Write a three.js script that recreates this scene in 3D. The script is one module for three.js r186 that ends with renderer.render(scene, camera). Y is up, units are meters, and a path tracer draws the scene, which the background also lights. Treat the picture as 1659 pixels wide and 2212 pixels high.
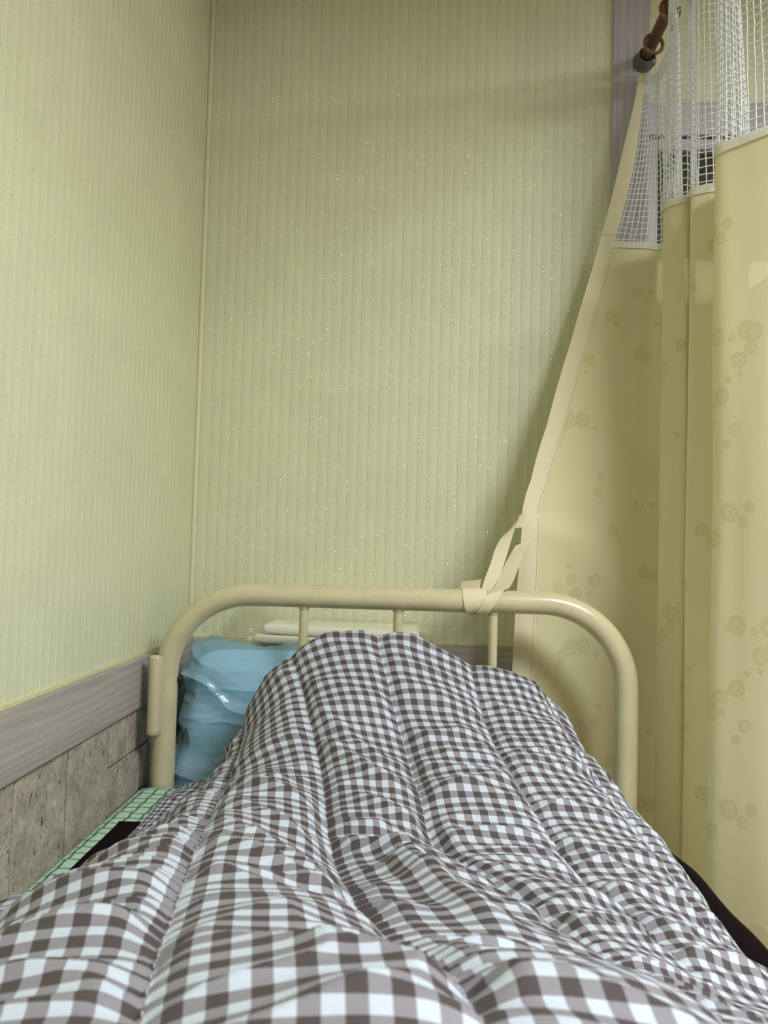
import * as THREE from 'three';
import { RoundedBoxGeometry } from 'three/addons/geometries/RoundedBoxGeometry.js';
import { mergeGeometries, mergeVertices, toCreasedNormals } from 'three/addons/utils/BufferGeometryUtils.js';
import { RectAreaLightUniformsLib } from 'three/addons/lights/RectAreaLightUniformsLib.js';

// ───────────────────────── camera, light, exposure ─────────────────────────
const scene = new THREE.Scene();
scene.background = new THREE.Color(0x0b0a09);
const rad = THREE.MathUtils.degToRad;
const camera = new THREE.PerspectiveCamera(2 * THREE.MathUtils.radToDeg(Math.atan(1106 / 1660)), 1659 / 2212, 0.02, 30);
camera.position.set(0, 1.12, 0);
camera.rotation.set(rad(2.55), rad(2.4), rad(1.5), 'YXZ');
camera.focus = 1.5;
camera.userData.fStop = camera.getFocalLength() / 2.4;     // a 2.4 mm wide aperture: the near quilt goes soft
scene.add(camera);
const renderer = new THREE.WebGLRenderer({ antialias: true });
renderer.toneMapping = THREE.LinearToneMapping;
renderer.toneMappingExposure = 1.0;
renderer.shadowMap.enabled = true;
renderer.shadowMap.type = THREE.PCFSoftShadowMap;
RectAreaLightUniformsLib.init();
const CEIL = 2.53;
const LAMPS = [                                           // ceiling panels: x, z, width, depth, intensity, label
  [1.25, 0.15, 0.9, 0.6, 46, 'square white ceiling panel light out of view to the right of the bed'],
];
const LAMP_COLOR = new THREE.Color(0.94, 0.985, 1.0);

// ───────────────────────── helpers ─────────────────────────
let seed = 12345;
const rnd = () => { seed = (seed * 1664525 + 1013904223) >>> 0; return seed / 4294967296; };
const hash = (x, y) => { let h = Math.imul(x | 0, 374761393) + Math.imul(y | 0, 668265263) | 0; h = Math.imul(h ^ (h >>> 13), 1274126177); return ((h ^ (h >>> 16)) >>> 0) / 4294967296; };
const mix = (a, b, t) => a + (b - a) * t;
const clamp = (x, a = 0, b = 1) => Math.min(b, Math.max(a, x));
const smooth = (a, b, x) => { const t = clamp((x - a) / (b - a)); return t * t * (3 - 2 * t); };
function noise(x, y, wx = 1e9, wy = 1e9) {                 // value noise 0..1, wraps at wx, wy cells
  const xi = Math.floor(x), yi = Math.floor(y), fx = x - xi, fy = y - yi;
  const sx = fx * fx * fx * (fx * (fx * 6 - 15) + 10), sy = fy * fy * fy * (fy * (fy * 6 - 15) + 10);
  const X = k => ((xi + k) % wx + wx) % wx, Y = k => ((yi + k) % wy + wy) % wy;
  return mix(mix(hash(X(0), Y(0)), hash(X(1), Y(0)), sx), mix(hash(X(0), Y(1)), hash(X(1), Y(1)), sx), sy);
}
const n2 = (x, y) => noise(x, y) * 2 - 1;
function fbm(x, y, o = 4) { let a = 0.5, s = 0; for (let i = 0; i < o; i++) { s += a * noise(x, y); x = x * 2.03 + 17.1; y = y * 2.03 + 9.7; a *= 0.5; } return s; }
const names = new Map();
function numbered(n) { const k = names.get(n) || 0; names.set(n, k + 1); return k ? `${n}_${String(k).padStart(3, '0')}` : n; }
function shadow(o) { o.traverse(c => { if (c.isMesh) { c.castShadow = true; c.receiveShadow = true; } }); return o; }
function part(parent, name, geometry, material, label) {
  const m = new THREE.Mesh(geometry, material); m.name = name; parent.add(m); shadow(m);
  if (label) m.userData.label = label;
  return m;
}
function thing(name, label, category, group) {
  const g = new THREE.Group(); g.name = numbered(name); scene.add(g); g.userData = { label, category };
  if (group) g.userData.group = group;
  return g;
}
function structure(name) { const g = new THREE.Group(); g.name = name; g.userData.kind = 'structure'; scene.add(g); return g; }
function box(x0, x1, y0, y1, z0, z1, r = 0) {
  const g = r ? new RoundedBoxGeometry(x1 - x0, y1 - y0, z1 - z0, 2, r) : new THREE.BoxGeometry(x1 - x0, y1 - y0, z1 - z0);
  g.translate((x0 + x1) / 2, (y0 + y1) / 2, (z0 + z1) / 2); return g;
}
function planarUV(g, f) { const p = g.attributes.position, n = g.attributes.normal, uv = new Float32Array(p.count * 2); for (let i = 0; i < p.count; i++) { const q = f(p.getX(i), p.getY(i), p.getZ(i), n.getX(i), n.getY(i), n.getZ(i)); uv[2 * i] = q[0]; uv[2 * i + 1] = q[1]; } g.setAttribute('uv', new THREE.BufferAttribute(uv, 2)); return g; }
function gridGeo(nu, nv, f, flip) {                        // f(i/nu, j/nv) -> [x, y, z, u, v]
  const P = new Float32Array((nu + 1) * (nv + 1) * 3), U = new Float32Array((nu + 1) * (nv + 1) * 2), I = [];
  for (let j = 0; j <= nv; j++) for (let i = 0; i <= nu; i++) {
    const k = j * (nu + 1) + i, q = f(i / nu, j / nv);
    P[3 * k] = q[0]; P[3 * k + 1] = q[1]; P[3 * k + 2] = q[2]; U[2 * k] = q[3] ?? i / nu; U[2 * k + 1] = q[4] ?? j / nv;
    if (i < nu && j < nv) { const a = k, b = k + 1, c = k + nu + 1, d = c + 1; flip ? I.push(a, c, b, b, c, d) : I.push(a, b, c, b, d, c); }
  }
  const g = new THREE.BufferGeometry();
  g.setAttribute('position', new THREE.BufferAttribute(P, 3)); g.setAttribute('uv', new THREE.BufferAttribute(U, 2)); g.setIndex(I); g.computeVertexNormals(); return g;
}
function dataTex(w, h, f, srgb, repeat = true) {           // f(x, y) -> [r, g, b] 0..255
  const d = new Uint8Array(w * h * 4);
  for (let y = 0; y < h; y++) for (let x = 0; x < w; x++) { const c = f(x, y), k = 4 * (y * w + x); d[k] = clamp(c[0], 0, 255); d[k + 1] = clamp(c[1], 0, 255); d[k + 2] = clamp(c[2], 0, 255); d[k + 3] = 255; }
  const t = new THREE.DataTexture(d, w, h); t.magFilter = THREE.LinearFilter; t.minFilter = THREE.LinearMipmapLinearFilter; t.generateMipmaps = true;
  if (repeat) t.wrapS = t.wrapT = THREE.RepeatWrapping;
  if (srgb) t.colorSpace = THREE.SRGBColorSpace;
  t.needsUpdate = true; return t;
}
function canvasTex(w, h, draw, srgb = true) {
  const c = document.createElement('canvas'); c.width = w; c.height = h; draw(c.getContext('2d'), w, h);
  const t = new THREE.CanvasTexture(c); t.wrapS = t.wrapT = THREE.RepeatWrapping; if (srgb) t.colorSpace = THREE.SRGBColorSpace; return t;
}
const std = o => new THREE.MeshStandardMaterial(o), phys = o => new THREE.MeshPhysicalMaterial(o);
function cr(a, b, c, d, t) { return 0.5 * (2 * b + (c - a) * t + (2 * a - 5 * b + 4 * c - d) * t * t + (3 * b - a - 3 * c + d) * t * t * t); }
function crAt(arr, s, dim) {                               // Catmull-Rom through arr at s in 0..n-1
  const n = arr.length, i = clamp(Math.floor(s), 0, n - 2), t = s - i, A = arr[Math.max(i - 1, 0)], B = arr[i], C = arr[i + 1], D = arr[Math.min(i + 2, n - 1)];
  const o = []; for (let k = 0; k < dim; k++) o.push(cr(A[k], B[k], C[k], D[k], t)); return o;
}
const V = (x, y, z) => new THREE.Vector3(x, y, z);
function tubePath(pts, r, seg = 60, rs = 12, closed = false) { return new THREE.TubeGeometry(new THREE.CatmullRomCurve3(pts, closed, 'centripetal'), seg, r, rs, closed); }

// ───────────────────────── materials ─────────────────────────
// wallpaper: 1 tile = 0.49 m (20 ribs of 24.5 mm); woven grain, dots of glitter
const glitter = new Map(); { for (let i = 0; i < 1500; i++) { const x = Math.floor(rnd() * 1024), y = Math.floor(rnd() * 1024); const rib = (x / 1024 * 20) % 1; if (rnd() < (rib < 0.3 || rib > 0.85 ? 0.85 : 0.3)) { const g = 0.35 + 0.65 * rnd(); glitter.set(y * 1024 + x, g); if (rnd() < 0.6) { glitter.set(y * 1024 + (x + 1) % 1024, g); glitter.set(((y + 1) % 1024) * 1024 + x, g * 0.8); } } } }
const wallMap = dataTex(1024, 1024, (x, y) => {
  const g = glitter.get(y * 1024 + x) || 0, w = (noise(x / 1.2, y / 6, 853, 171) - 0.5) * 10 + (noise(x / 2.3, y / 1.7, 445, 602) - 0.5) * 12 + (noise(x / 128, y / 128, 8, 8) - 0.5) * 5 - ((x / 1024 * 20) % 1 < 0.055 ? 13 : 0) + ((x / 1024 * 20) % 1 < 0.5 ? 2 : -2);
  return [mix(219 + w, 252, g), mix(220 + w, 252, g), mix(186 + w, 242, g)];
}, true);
const wallRough = dataTex(1024, 1024, (x, y) => { const g = glitter.get(y * 1024 + x) || 0; const r = 108 + (noise(x / 1.5, y / 4, 683, 256) - 0.5) * 50 - g * 60; return [0, r, g * 130]; });
const wallBump = dataTex(1024, 1024, (x, y) => { const h = 128 + (noise(x / 1.5, y / 5, 683, 205) - 0.5) * 130 + (noise(x / 3, y / 2, 341, 512) - 0.5) * 90; return [h, h, h]; });
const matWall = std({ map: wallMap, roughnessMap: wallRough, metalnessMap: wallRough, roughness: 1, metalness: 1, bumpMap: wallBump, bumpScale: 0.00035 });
const matPlaster = std({ color: 0xdddcd6, roughness: 0.92 });
const matCeil = std({ color: 0xe6e4dd, roughness: 0.95 });
const matFloor = std({ map: dataTex(512, 512, (x, y) => { const n = noise(x / 4, y / 64, 128, 8) * 26 + noise(x / 40, y / 128, 13, 4) * 18; return [142 + n, 112 + n, 82 + n]; }, true), roughness: 0.45 });
function woodTex(r, g, b, k, ver) {
  return dataTex(512, 512, (x, y) => {
    const [a, c] = ver ? [x, y] : [y, x];                  // a across the grain, c along it
    const wav = noise(c / 170.667, a / 128, 3, 4) * 44 + noise(c / 256, a / 85.333, 2, 6) * 46;
    const ring = Math.sin((a + wav) / 512 * Math.PI * 2 * 15) * 0.5 + 0.5;
    const fine = noise(a / 1.3, c / 40, 394, 13) - 0.5, pore = noise(a / 1.6, c / 12, 320, 43) > 0.83 ? -0.6 : 0;
    const s = ((ring - 0.5) * 0.55 + fine * 0.9 + pore * 0.5 + (noise(c / 170, a / 100, 3, 5) - 0.5) * 0.7) * k;
    return [r + s, g + s, b + s];
  }, true);
}
const matRail = std({ map: woodTex(172, 164, 158, 22, false), roughness: 0.55, bumpMap: null });
const matPost = std({ map: woodTex(176, 170, 176, 20, true), roughness: 0.55 });
const stoneMap = k => dataTex(512, 512, (x, y) => {
  const p = fbm(x / 40 + k * 31, y / 40, 5), f = noise(x / 2 + k * 7, y / 2) - 0.5, m = fbm(x / 9 + k * 3, y / 9 + 50, 3);
  const streak = noise(x / 26 + k * 11, y / 60) , pit = (noise(x / 5 + 90 * k, y / 11) > 0.89 && streak > 0.5) ? 1 : 0;
  const s = (p - 0.47) * 60 + f * 26 + (m - 0.44) * 44 - pit * 58;
  return [172 + s, 164 + s * 0.98, 148 + s * 0.92];
}, true);
const stoneBump = k => dataTex(512, 512, (x, y) => {
  const f = noise(x / 3 + k * 7, y / 3), m = fbm(x / 9 + k * 3, y / 9 + 50, 3), streak = noise(x / 26 + k * 11, y / 60), pit = (noise(x / 5 + 90 * k, y / 11) > 0.89 && streak > 0.5) ? 1 : 0;
  const h = 150 + (f - 0.5) * 60 + (m - 0.44) * 90 - pit * 130; return [h, h, h];
});
const matStone = [0, 1, 2].map(k => std({ map: stoneMap(k), bumpMap: stoneBump(k), bumpScale: 0.0016, roughness: 0.85 }));
const matGrout = std({ color: 0x3a3631, roughness: 0.95 });
const matCaulk = std({ map: dataTex(256, 64, (x, y) => { const d = noise(x / 5, y / 9) > 0.68 ? -20 * noise(x / 2, y / 3) : 0, n = (noise(x / 3, y / 3) - 0.5) * 8; return [210 + d + n, 208 + d + n, 164 + d + n]; }, true), roughness: 0.6 });
const matBead = std({ color: 0xdcdab6, roughness: 0.5 });
// cream enamelled steel with chips
const paintMap = dataTex(1024, 1024, (x, y) => {
  const n = (noise(x / 60, y / 60, 17, 17) - 0.5) * 8 + (noise(x / 6, y / 6, 170, 170) - 0.5) * 5;
  const chip = noise(x / 7, y / 3, 146, 341) > 0.94 && noise(x / 70, y / 40, 15, 26) > 0.6 ? 1 : 0;
  return chip ? [84, 66, 44] : [206 + n, 196 + n, 160 + n];
}, true);
const matPaint = phys({ map: paintMap, roughness: 0.3, clearcoat: 0.5, clearcoatRoughness: 0.18 });
const matDark = std({ color: 0x15110f, roughness: 0.6 });
// gingham: 4 periods of 20.5 mm a tile
const ginghamMap = dataTex(512, 512, (x, y) => {
  const px = (x % 128) < 64, py = (y % 128) < 64, f = (noise(x / 1.1, y / 3, 465, 171) - 0.5) * 12 + (noise(x / 3, y / 1.1, 171, 465) - 0.5) * 12, tw = ((x + y) & 3) < 2 ? 5 : -5;
  if (px && py) return [74 + f * 0.7, 66 + f * 0.7, 67 + f * 0.7];
  if (px || py) return [138 + f + tw, 134 + f + tw, 142 + f + tw];
  return [194 + f * 0.5, 203 + f * 0.5, 217 + f * 0.5];
}, true);
const matGingham = phys({ map: ginghamMap, roughness: 0.72, sheen: 0.25, sheenRoughness: 0.6, side: THREE.DoubleSide });
const matThread = std({ color: 0xb9b3b0, roughness: 0.8 });
// green patterned sheet: 8 x 8 cells
const sheetMap = canvasTex(512, 512, (c, w) => {
  c.fillStyle = '#bcdac3'; c.fillRect(0, 0, w, w);
  for (let i = 0; i < 900; i++) { c.fillStyle = rnd() < 0.5 ? 'rgba(226,240,228,0.5)' : 'rgba(160,196,172,0.45)'; const x = rnd() * w, y = rnd() * w; c.fillRect(x, y, 3 + rnd() * 9, 2 + rnd() * 3); }
  c.strokeStyle = '#3f6a56'; c.lineCap = 'round';
  for (let i = 0; i < 8; i++) { c.lineWidth = 10; c.beginPath(); for (let y = -10; y <= w + 10; y += 8) c.lineTo(32 + 64 * i + 3 * Math.sin(y / 512 * Math.PI * 2 * 5 + i), y); c.stroke(); }
  for (let j = 0; j < 8; j++) for (let i = 0; i < 8; i++) { c.lineWidth = 7.5; const y = 32 + 64 * j + (((i * 5 + j * 3) % 4) - 1.5) * 5, x = 32 + 64 * i, s = ((i + j) % 2 ? 1 : -1) * 9; for (const k of [0, -512]) { c.beginPath(); c.moveTo(x + k, y); c.bezierCurveTo(x + k + 20, y + s, x + k + 44, y - s, x + k + 64, y + s * 0.4); c.stroke(); } }
});
const matSheet = phys({ map: sheetMap, roughness: 0.8, sheen: 0.2, side: THREE.DoubleSide });
const matMattress = std({ color: 0x8f9aa0, roughness: 0.85 });
const matBlanket = phys({ color: new THREE.Color(0.006, 0.0022, 0.003), roughness: 1, specularIntensity: 0.25, side: THREE.DoubleSide });
// curtain: satin weave with rings, 1 tile = 0.5 m
const ringSpots = []; for (let i = 0; i < 19; i++) { const cx = rnd() * 1024, cy = rnd() * 1024, n = 2 + Math.floor(rnd() * 3); for (let k = 0; k < n; k++) { const a = rnd() * 6.28, d = k ? 34 + rnd() * 42 : 0; ringSpots.push([cx + Math.cos(a) * d, cy + Math.sin(a) * d, k === n - 1 ? 11 + rnd() * 6 : 19 + rnd() * 16, rnd()]); } }
const drawRings = (bg, disc, ring) => (c, w) => {
  c.fillStyle = bg; c.fillRect(0, 0, w, w);
  for (const [x, y, r, q] of ringSpots) for (const ox of [-w, 0, w]) for (const oy of [-w, 0, w]) {
    if (x + ox < -60 || x + ox > w + 60 || y + oy < -60 || y + oy > w + 60) continue;
    c.fillStyle = disc; c.beginPath(); c.ellipse(x + ox, y + oy, r, r * 1.08, q, 0, 6.3); c.fill();
    if (r > 17) { c.strokeStyle = ring; c.lineWidth = 3.2; c.beginPath(); c.ellipse(x + ox + r * 0.12, y + oy + r * 0.1, r * 0.4, r * 0.42, q, 0, 6.3); c.stroke(); }
  }
};
const curtainMap = canvasTex(1024, 1024, drawRings('#ebe3ba', '#dfd6a9', '#eee7c2'));
const curtainRough = canvasTex(1024, 1024, drawRings('rgb(0,240,0)', 'rgb(0,255,0)', 'rgb(0,240,0)'), false);
const matCurtain = phys({ map: curtainMap, roughnessMap: curtainRough, roughness: 1, transmission: 0.26, thickness: 0, sheen: 0.2, side: THREE.DoubleSide });
const matHem = phys({ color: 0xe9dfbf, roughness: 0.95, transmission: 0.12, thickness: 0, sheen: 0.2, side: THREE.DoubleSide });
const matTape = std({ map: dataTex(64, 8, (x) => { const s = x % 8 < 2 ? -34 : 6; return [226 + s, 221 + s, 205 + s]; }, true), roughness: 0.8, side: THREE.DoubleSide });
const matNet = std({ color: 0xeef0f2, roughness: 0.75, side: THREE.DoubleSide });
const matHeader = phys({ color: 0xf2f4f6, roughness: 0.95, transmission: 0.2, thickness: 0, side: THREE.DoubleSide });
const matRod = std({ map: woodTex(88, 56, 36, 26, true), roughness: 0.42 });
const matRing = phys({ color: 0x7d5028, roughness: 0.35, clearcoat: 0.4 });
const matSocket = std({ color: 0x66665f, roughness: 0.5 });
const matSteel = std({ color: 0x2a2826, roughness: 0.4, metalness: 0.6 });
const matGlass = phys({ color: 0xffffff, roughness: 0.03, transmission: 1, thickness: 0 });
const matNight = std({ color: 0x2f2720, roughness: 0.9 });
const matFilmBlue = phys({ color: new THREE.Color(0.58, 0.83, 0.96), roughness: 0.17, transmission: 0.68, clearcoat: 0.8, clearcoatRoughness: 0.15, thickness: 0, ior: 1.5, side: THREE.DoubleSide });
const matQuilt = std({ color: 0xdfe4ea, roughness: 0.85 });
const matFilmClear = phys({ color: 0xfbfaf4, roughness: 0.14, transmission: 0.93, thickness: 0, ior: 1.5, side: THREE.DoubleSide });
const matCotton = std({ color: 0xf5f2e8, roughness: 0.85 });

// ───────────────────────── room shell ─────────────────────────
const XL = -0.553, XR = 2.7, ZB = -1.876, ZF = 2.5;
{
  const f = structure('floor'); part(f, 'floor_surface', planarUV(box(XL - 0.1, XR + 0.1, -0.1, 0, ZB - 0.1, ZF + 0.1), (x, y, z) => [x / 0.9, z / 0.9]), matFloor);
  const c = structure('ceiling'); part(c, 'ceiling_surface', box(XL - 0.1, XR + 0.1, CEIL, CEIL + 0.1, ZB - 0.1, ZF + 0.1), matCeil);
  const r = structure('wall_right'); part(r, 'wall_surface', box(XR, XR + 0.1, 0, CEIL, ZB - 0.1, ZF + 0.1), matPlaster);
  const b = structure('wall_front'); part(b, 'wall_surface', box(XL - 0.1, XR + 0.1, 0, CEIL, ZF, ZF + 0.1), matPlaster);
}
// ribbed wallpaper: each rib of 24.5 mm rises sharply from its groove and falls off slowly
const PITCH = 0.0245;
function ribbed(s0, s1, y0, y1, place) {                   // place(s, y, height) -> [x, y, z]
  const P = [], U = [], I = [];
  const add = (s, h) => { for (const y of [y0, y1]) { P.push(...place(s, y, h)); U.push(s / 0.49, y / 0.49); } };
  const quad = () => { const k = P.length / 3 - 4; I.push(k, k + 2, k + 1, k + 1, k + 2, k + 3); };
  const prof = [[0, 0], [0.04, 0], [0.075, 0.0006], [0.5, 0.00064], [0.96, 0.0005], [1, 0]];
  for (let a = Math.floor(s0 / PITCH); a * PITCH < s1; a++) for (let k = 0; k + 1 < prof.length; k++) {
    const p = (a + prof[k][0]) * PITCH, q = (a + prof[k + 1][0]) * PITCH; if (q <= s0 || p >= s1) continue;
    add(Math.max(p, s0), prof[k][1]); add(Math.min(q, s1), prof[k + 1][1]); quad();
  }
  const g = new THREE.BufferGeometry(); g.setAttribute('position', new THREE.Float32BufferAttribute(P, 3)); g.setAttribute('uv', new THREE.Float32BufferAttribute(U, 2)); g.setIndex(I); g.computeVertexNormals(); return g;
}
const wallLeft = structure('wall_left');
part(wallLeft, 'masonry', box(XL - 0.1, XL, 0, CEIL, ZB - 0.1, ZF + 0.1), matGrout);
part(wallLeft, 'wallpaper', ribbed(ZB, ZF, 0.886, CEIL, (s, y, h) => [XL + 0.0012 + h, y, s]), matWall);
const wallBack = structure('wall_back');
const WIN = { x0: 0.52, x1: 1.42, y0: 0.95, y1: 2.16 };
part(wallBack, 'masonry', mergeGeometries([box(XL, WIN.x0, 0, CEIL, ZB - 0.1, ZB), box(WIN.x1, XR, 0, CEIL, ZB - 0.1, ZB), box(WIN.x0, WIN.x1, WIN.y1, CEIL, ZB - 0.1, ZB), box(WIN.x0, WIN.x1, 0, WIN.y0, ZB - 0.1, ZB)]), matPlaster);
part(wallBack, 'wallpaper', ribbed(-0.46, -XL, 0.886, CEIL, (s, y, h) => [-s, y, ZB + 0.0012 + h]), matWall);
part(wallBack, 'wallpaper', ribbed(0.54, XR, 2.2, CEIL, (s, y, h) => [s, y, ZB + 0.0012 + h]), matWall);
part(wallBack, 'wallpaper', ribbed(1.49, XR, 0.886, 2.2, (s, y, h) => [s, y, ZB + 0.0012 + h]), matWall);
{ // flecks of glitter pressed into the paper: tiny tilted silver flakes
  const flake = new THREE.CircleGeometry(0.00055, 5), matFlake = std({ color: 0xe9ead8, metalness: 0.6, roughness: 0.24, side: THREE.DoubleSide });
  const sow = (parent, n, put, turn) => {
    const im = new THREE.InstancedMesh(flake, matFlake, n); im.name = 'glitter'; im.userData.kind = 'stuff'; const o = new THREE.Object3D();
    for (let k = 0; k < n; k++) { const side = rnd() < 0.5 ? 0.06 + 0.2 * rnd() : rnd(), p = put(Math.floor(rnd() * 1e4), side); o.position.set(...p); o.rotation.set((rnd() - 0.5) * 0.9, turn + (rnd() - 0.5) * 0.9, 0); o.scale.setScalar(0.5 + 0.75 * rnd()); o.updateMatrix(); im.setMatrixAt(k, o.matrix); }
    parent.add(im); shadow(im);
  };
  sow(wallBack, 42000, (q, f) => [XL + 0.02 + ((q % 40) + 1 - f) * PITCH, 0.9 + rnd() * (CEIL - 0.92), ZB + 0.0025], 0);
  sow(wallLeft, 20000, (q, f) => [XL + 0.0025, 0.9 + rnd() * (CEIL - 0.92), ZB + ((q % 62) + f) * PITCH], Math.PI / 2);
}
// stone tiles under the wooden rail of the left wall, each one its own piece
{
  const tiles = [];
  const cells = [];                                        // z far, z near, y top, y bottom
  const row = (yt, yb, zs) => { for (let k = 0; k + 1 < zs.length; k++) cells.push([zs[k], zs[k + 1], yt, yb]); };
  row(0.79, 0.702, [1.872, 1.815, 1.649, 1.48, 1.394]); row(0.702, 0.613, [1.872, 1.72, 1.56, 1.394]); row(0.613, 0.45, [1.872, 1.65, 1.56, 1.394]);
  row(0.79, 0.45, [1.394, 1.224, 1.057, 0.89, 0.72, 0.55, 0.38]);
  row(0.45, 0.23, [1.872, 1.6, 1.32, 1.04, 0.76, 0.38]); row(0.23, 0.0, [1.872, 1.74, 1.46, 1.18, 0.9, 0.62, 0.38]);
  cells.forEach(([zf, zn, yt, yb], k) => {
    const proud = 0.006 + 0.0035 * hash(k, 5), g = box(0, proud + 0.004, yb + 0.002, yt - 0.002, -zf + 0.0034, -zn - 0.0034, 0.0022), ou = hash(k, 1), ov = hash(k, 2);
    planarUV(g, (x, y, z) => [z / 0.42 + ou, y / 0.42 + ov]);
    const m = part(wallLeft, 'tile', g, matStone[k % 3]); m.position.x = XL - 0.004; tiles.push(m);
  });
}
{
  const t = structure('trim_1'); part(t, 'rail', planarUV(box(XL, XL + 0.016, 0.787, 0.886, ZB, ZF, 0.0015), (x, y, z) => [z / 0.9, y / 0.26]), matRail);
  part(t, 'sealant', planarUV(box(XL + 0.001, XL + 0.004, 0.8855, 0.8925, ZB, ZF, 0.001), (x, y, z) => [z / 0.3, y / 0.05]), matCaulk);
  const b = structure('trim_2'); part(b, 'rail', planarUV(box(XL + 0.016, 0.458, 0.787, 0.886, ZB, ZB + 0.016, 0.0015), (x, y, z) => [x / 0.9, y / 0.26]), matRail);
  part(b, 'sealant', planarUV(box(XL + 0.016, 0.458, 0.8855, 0.8905, ZB + 0.001, ZB + 0.006, 0.002), (x, y, z) => [x / 0.3, y / 0.05]), matCaulk);
  const c = structure('trim_3'); const bead = new THREE.CylinderGeometry(0.0068, 0.0068, CEIL - 0.892, 10); bead.translate(XL + 0.0065, (CEIL + 0.892) / 2, ZB + 0.0035); part(c, 'corner_bead', bead, matBead);
}
{ // window in the back wall: wooden surround, sash, dark pane
  const w = structure('window_1'); const uvv = (x, y) => [x / 0.3, y / 0.8], uvh = (x, y) => [y / 0.3, x / 0.8];
  part(w, 'jamb', planarUV(box(0.458, 0.546, 0, CEIL, ZB, ZB + 0.018, 0.0015), uvv), matPost);
  part(w, 'jamb', planarUV(box(1.40, 1.488, 0, CEIL, ZB, ZB + 0.018, 0.0015), uvv), matPost);
  part(w, 'head', planarUV(box(0.546, 1.40, 2.144, 2.225, ZB, ZB + 0.014, 0.0015), uvh), matPost);
  part(w, 'sill', planarUV(box(0.546, 1.40, 0.88, 0.96, ZB, ZB + 0.02, 0.0015), uvh), matPost);
  part(w, 'sash_stile', planarUV(box(0.541, 0.572, 0.95, 2.137, ZB - 0.02, ZB + 0.006, 0.0015), uvv), matPost);
  part(w, 'sash_stile', planarUV(box(1.37, 1.41, 0.95, 2.137, ZB - 0.02, ZB + 0.006, 0.0015), uvv), matPost);
  part(w, 'sash_rail', planarUV(box(0.572, 1.37, 2.112, 2.137, ZB - 0.02, ZB + 0.006, 0.0015), uvh), matPost);
  part(w, 'sash_rail', planarUV(box(0.572, 1.37, 0.95, 0.985, ZB - 0.02, ZB + 0.006, 0.0015), uvh), matPost);
  part(w, 'pane', box(0.57, 1.372, 0.98, 2.115, ZB - 0.010, ZB - 0.006), matGlass);
  part(w, 'dark_backing', box(WIN.x0, WIN.x1, WIN.y0, WIN.y1, ZB - 0.1, ZB - 0.085), matNight, 'dark brown panel added to stand in for the darkness behind the pane');  // added backing panel, stands in for the darkness beyond the glass
}
// ───────────────────────── ceiling lamps ─────────────────────────
LAMPS.forEach(([x, z, w, d, i, label]) => {
  const t = thing('ceiling_light', label, 'light');
  part(t, 'frame', mergeGeometries([box(x - w / 2 - 0.02, x + w / 2 + 0.02, CEIL - 0.03, CEIL, z - d / 2 - 0.02, z - d / 2), box(x - w / 2 - 0.02, x + w / 2 + 0.02, CEIL - 0.03, CEIL, z + d / 2, z + d / 2 + 0.02), box(x - w / 2 - 0.02, x - w / 2, CEIL - 0.03, CEIL, z - d / 2, z + d / 2), box(x + w / 2, x + w / 2 + 0.02, CEIL - 0.03, CEIL, z - d / 2, z + d / 2)]), matCeil);
  part(t, 'diffuser', box(x - w / 2, x + w / 2, CEIL - 0.02, CEIL - 0.004, z - d / 2, z + d / 2), std({ color: 0xffffff, emissive: LAMP_COLOR, emissiveIntensity: 1.5, roughness: 0.6 }));
  const l = new THREE.RectAreaLight(LAMP_COLOR, i, w, d); l.position.set(x, CEIL - 0.032, z); l.rotation.x = -Math.PI / 2; l.name = 'ceiling_light_source'; scene.add(l);
});

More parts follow.
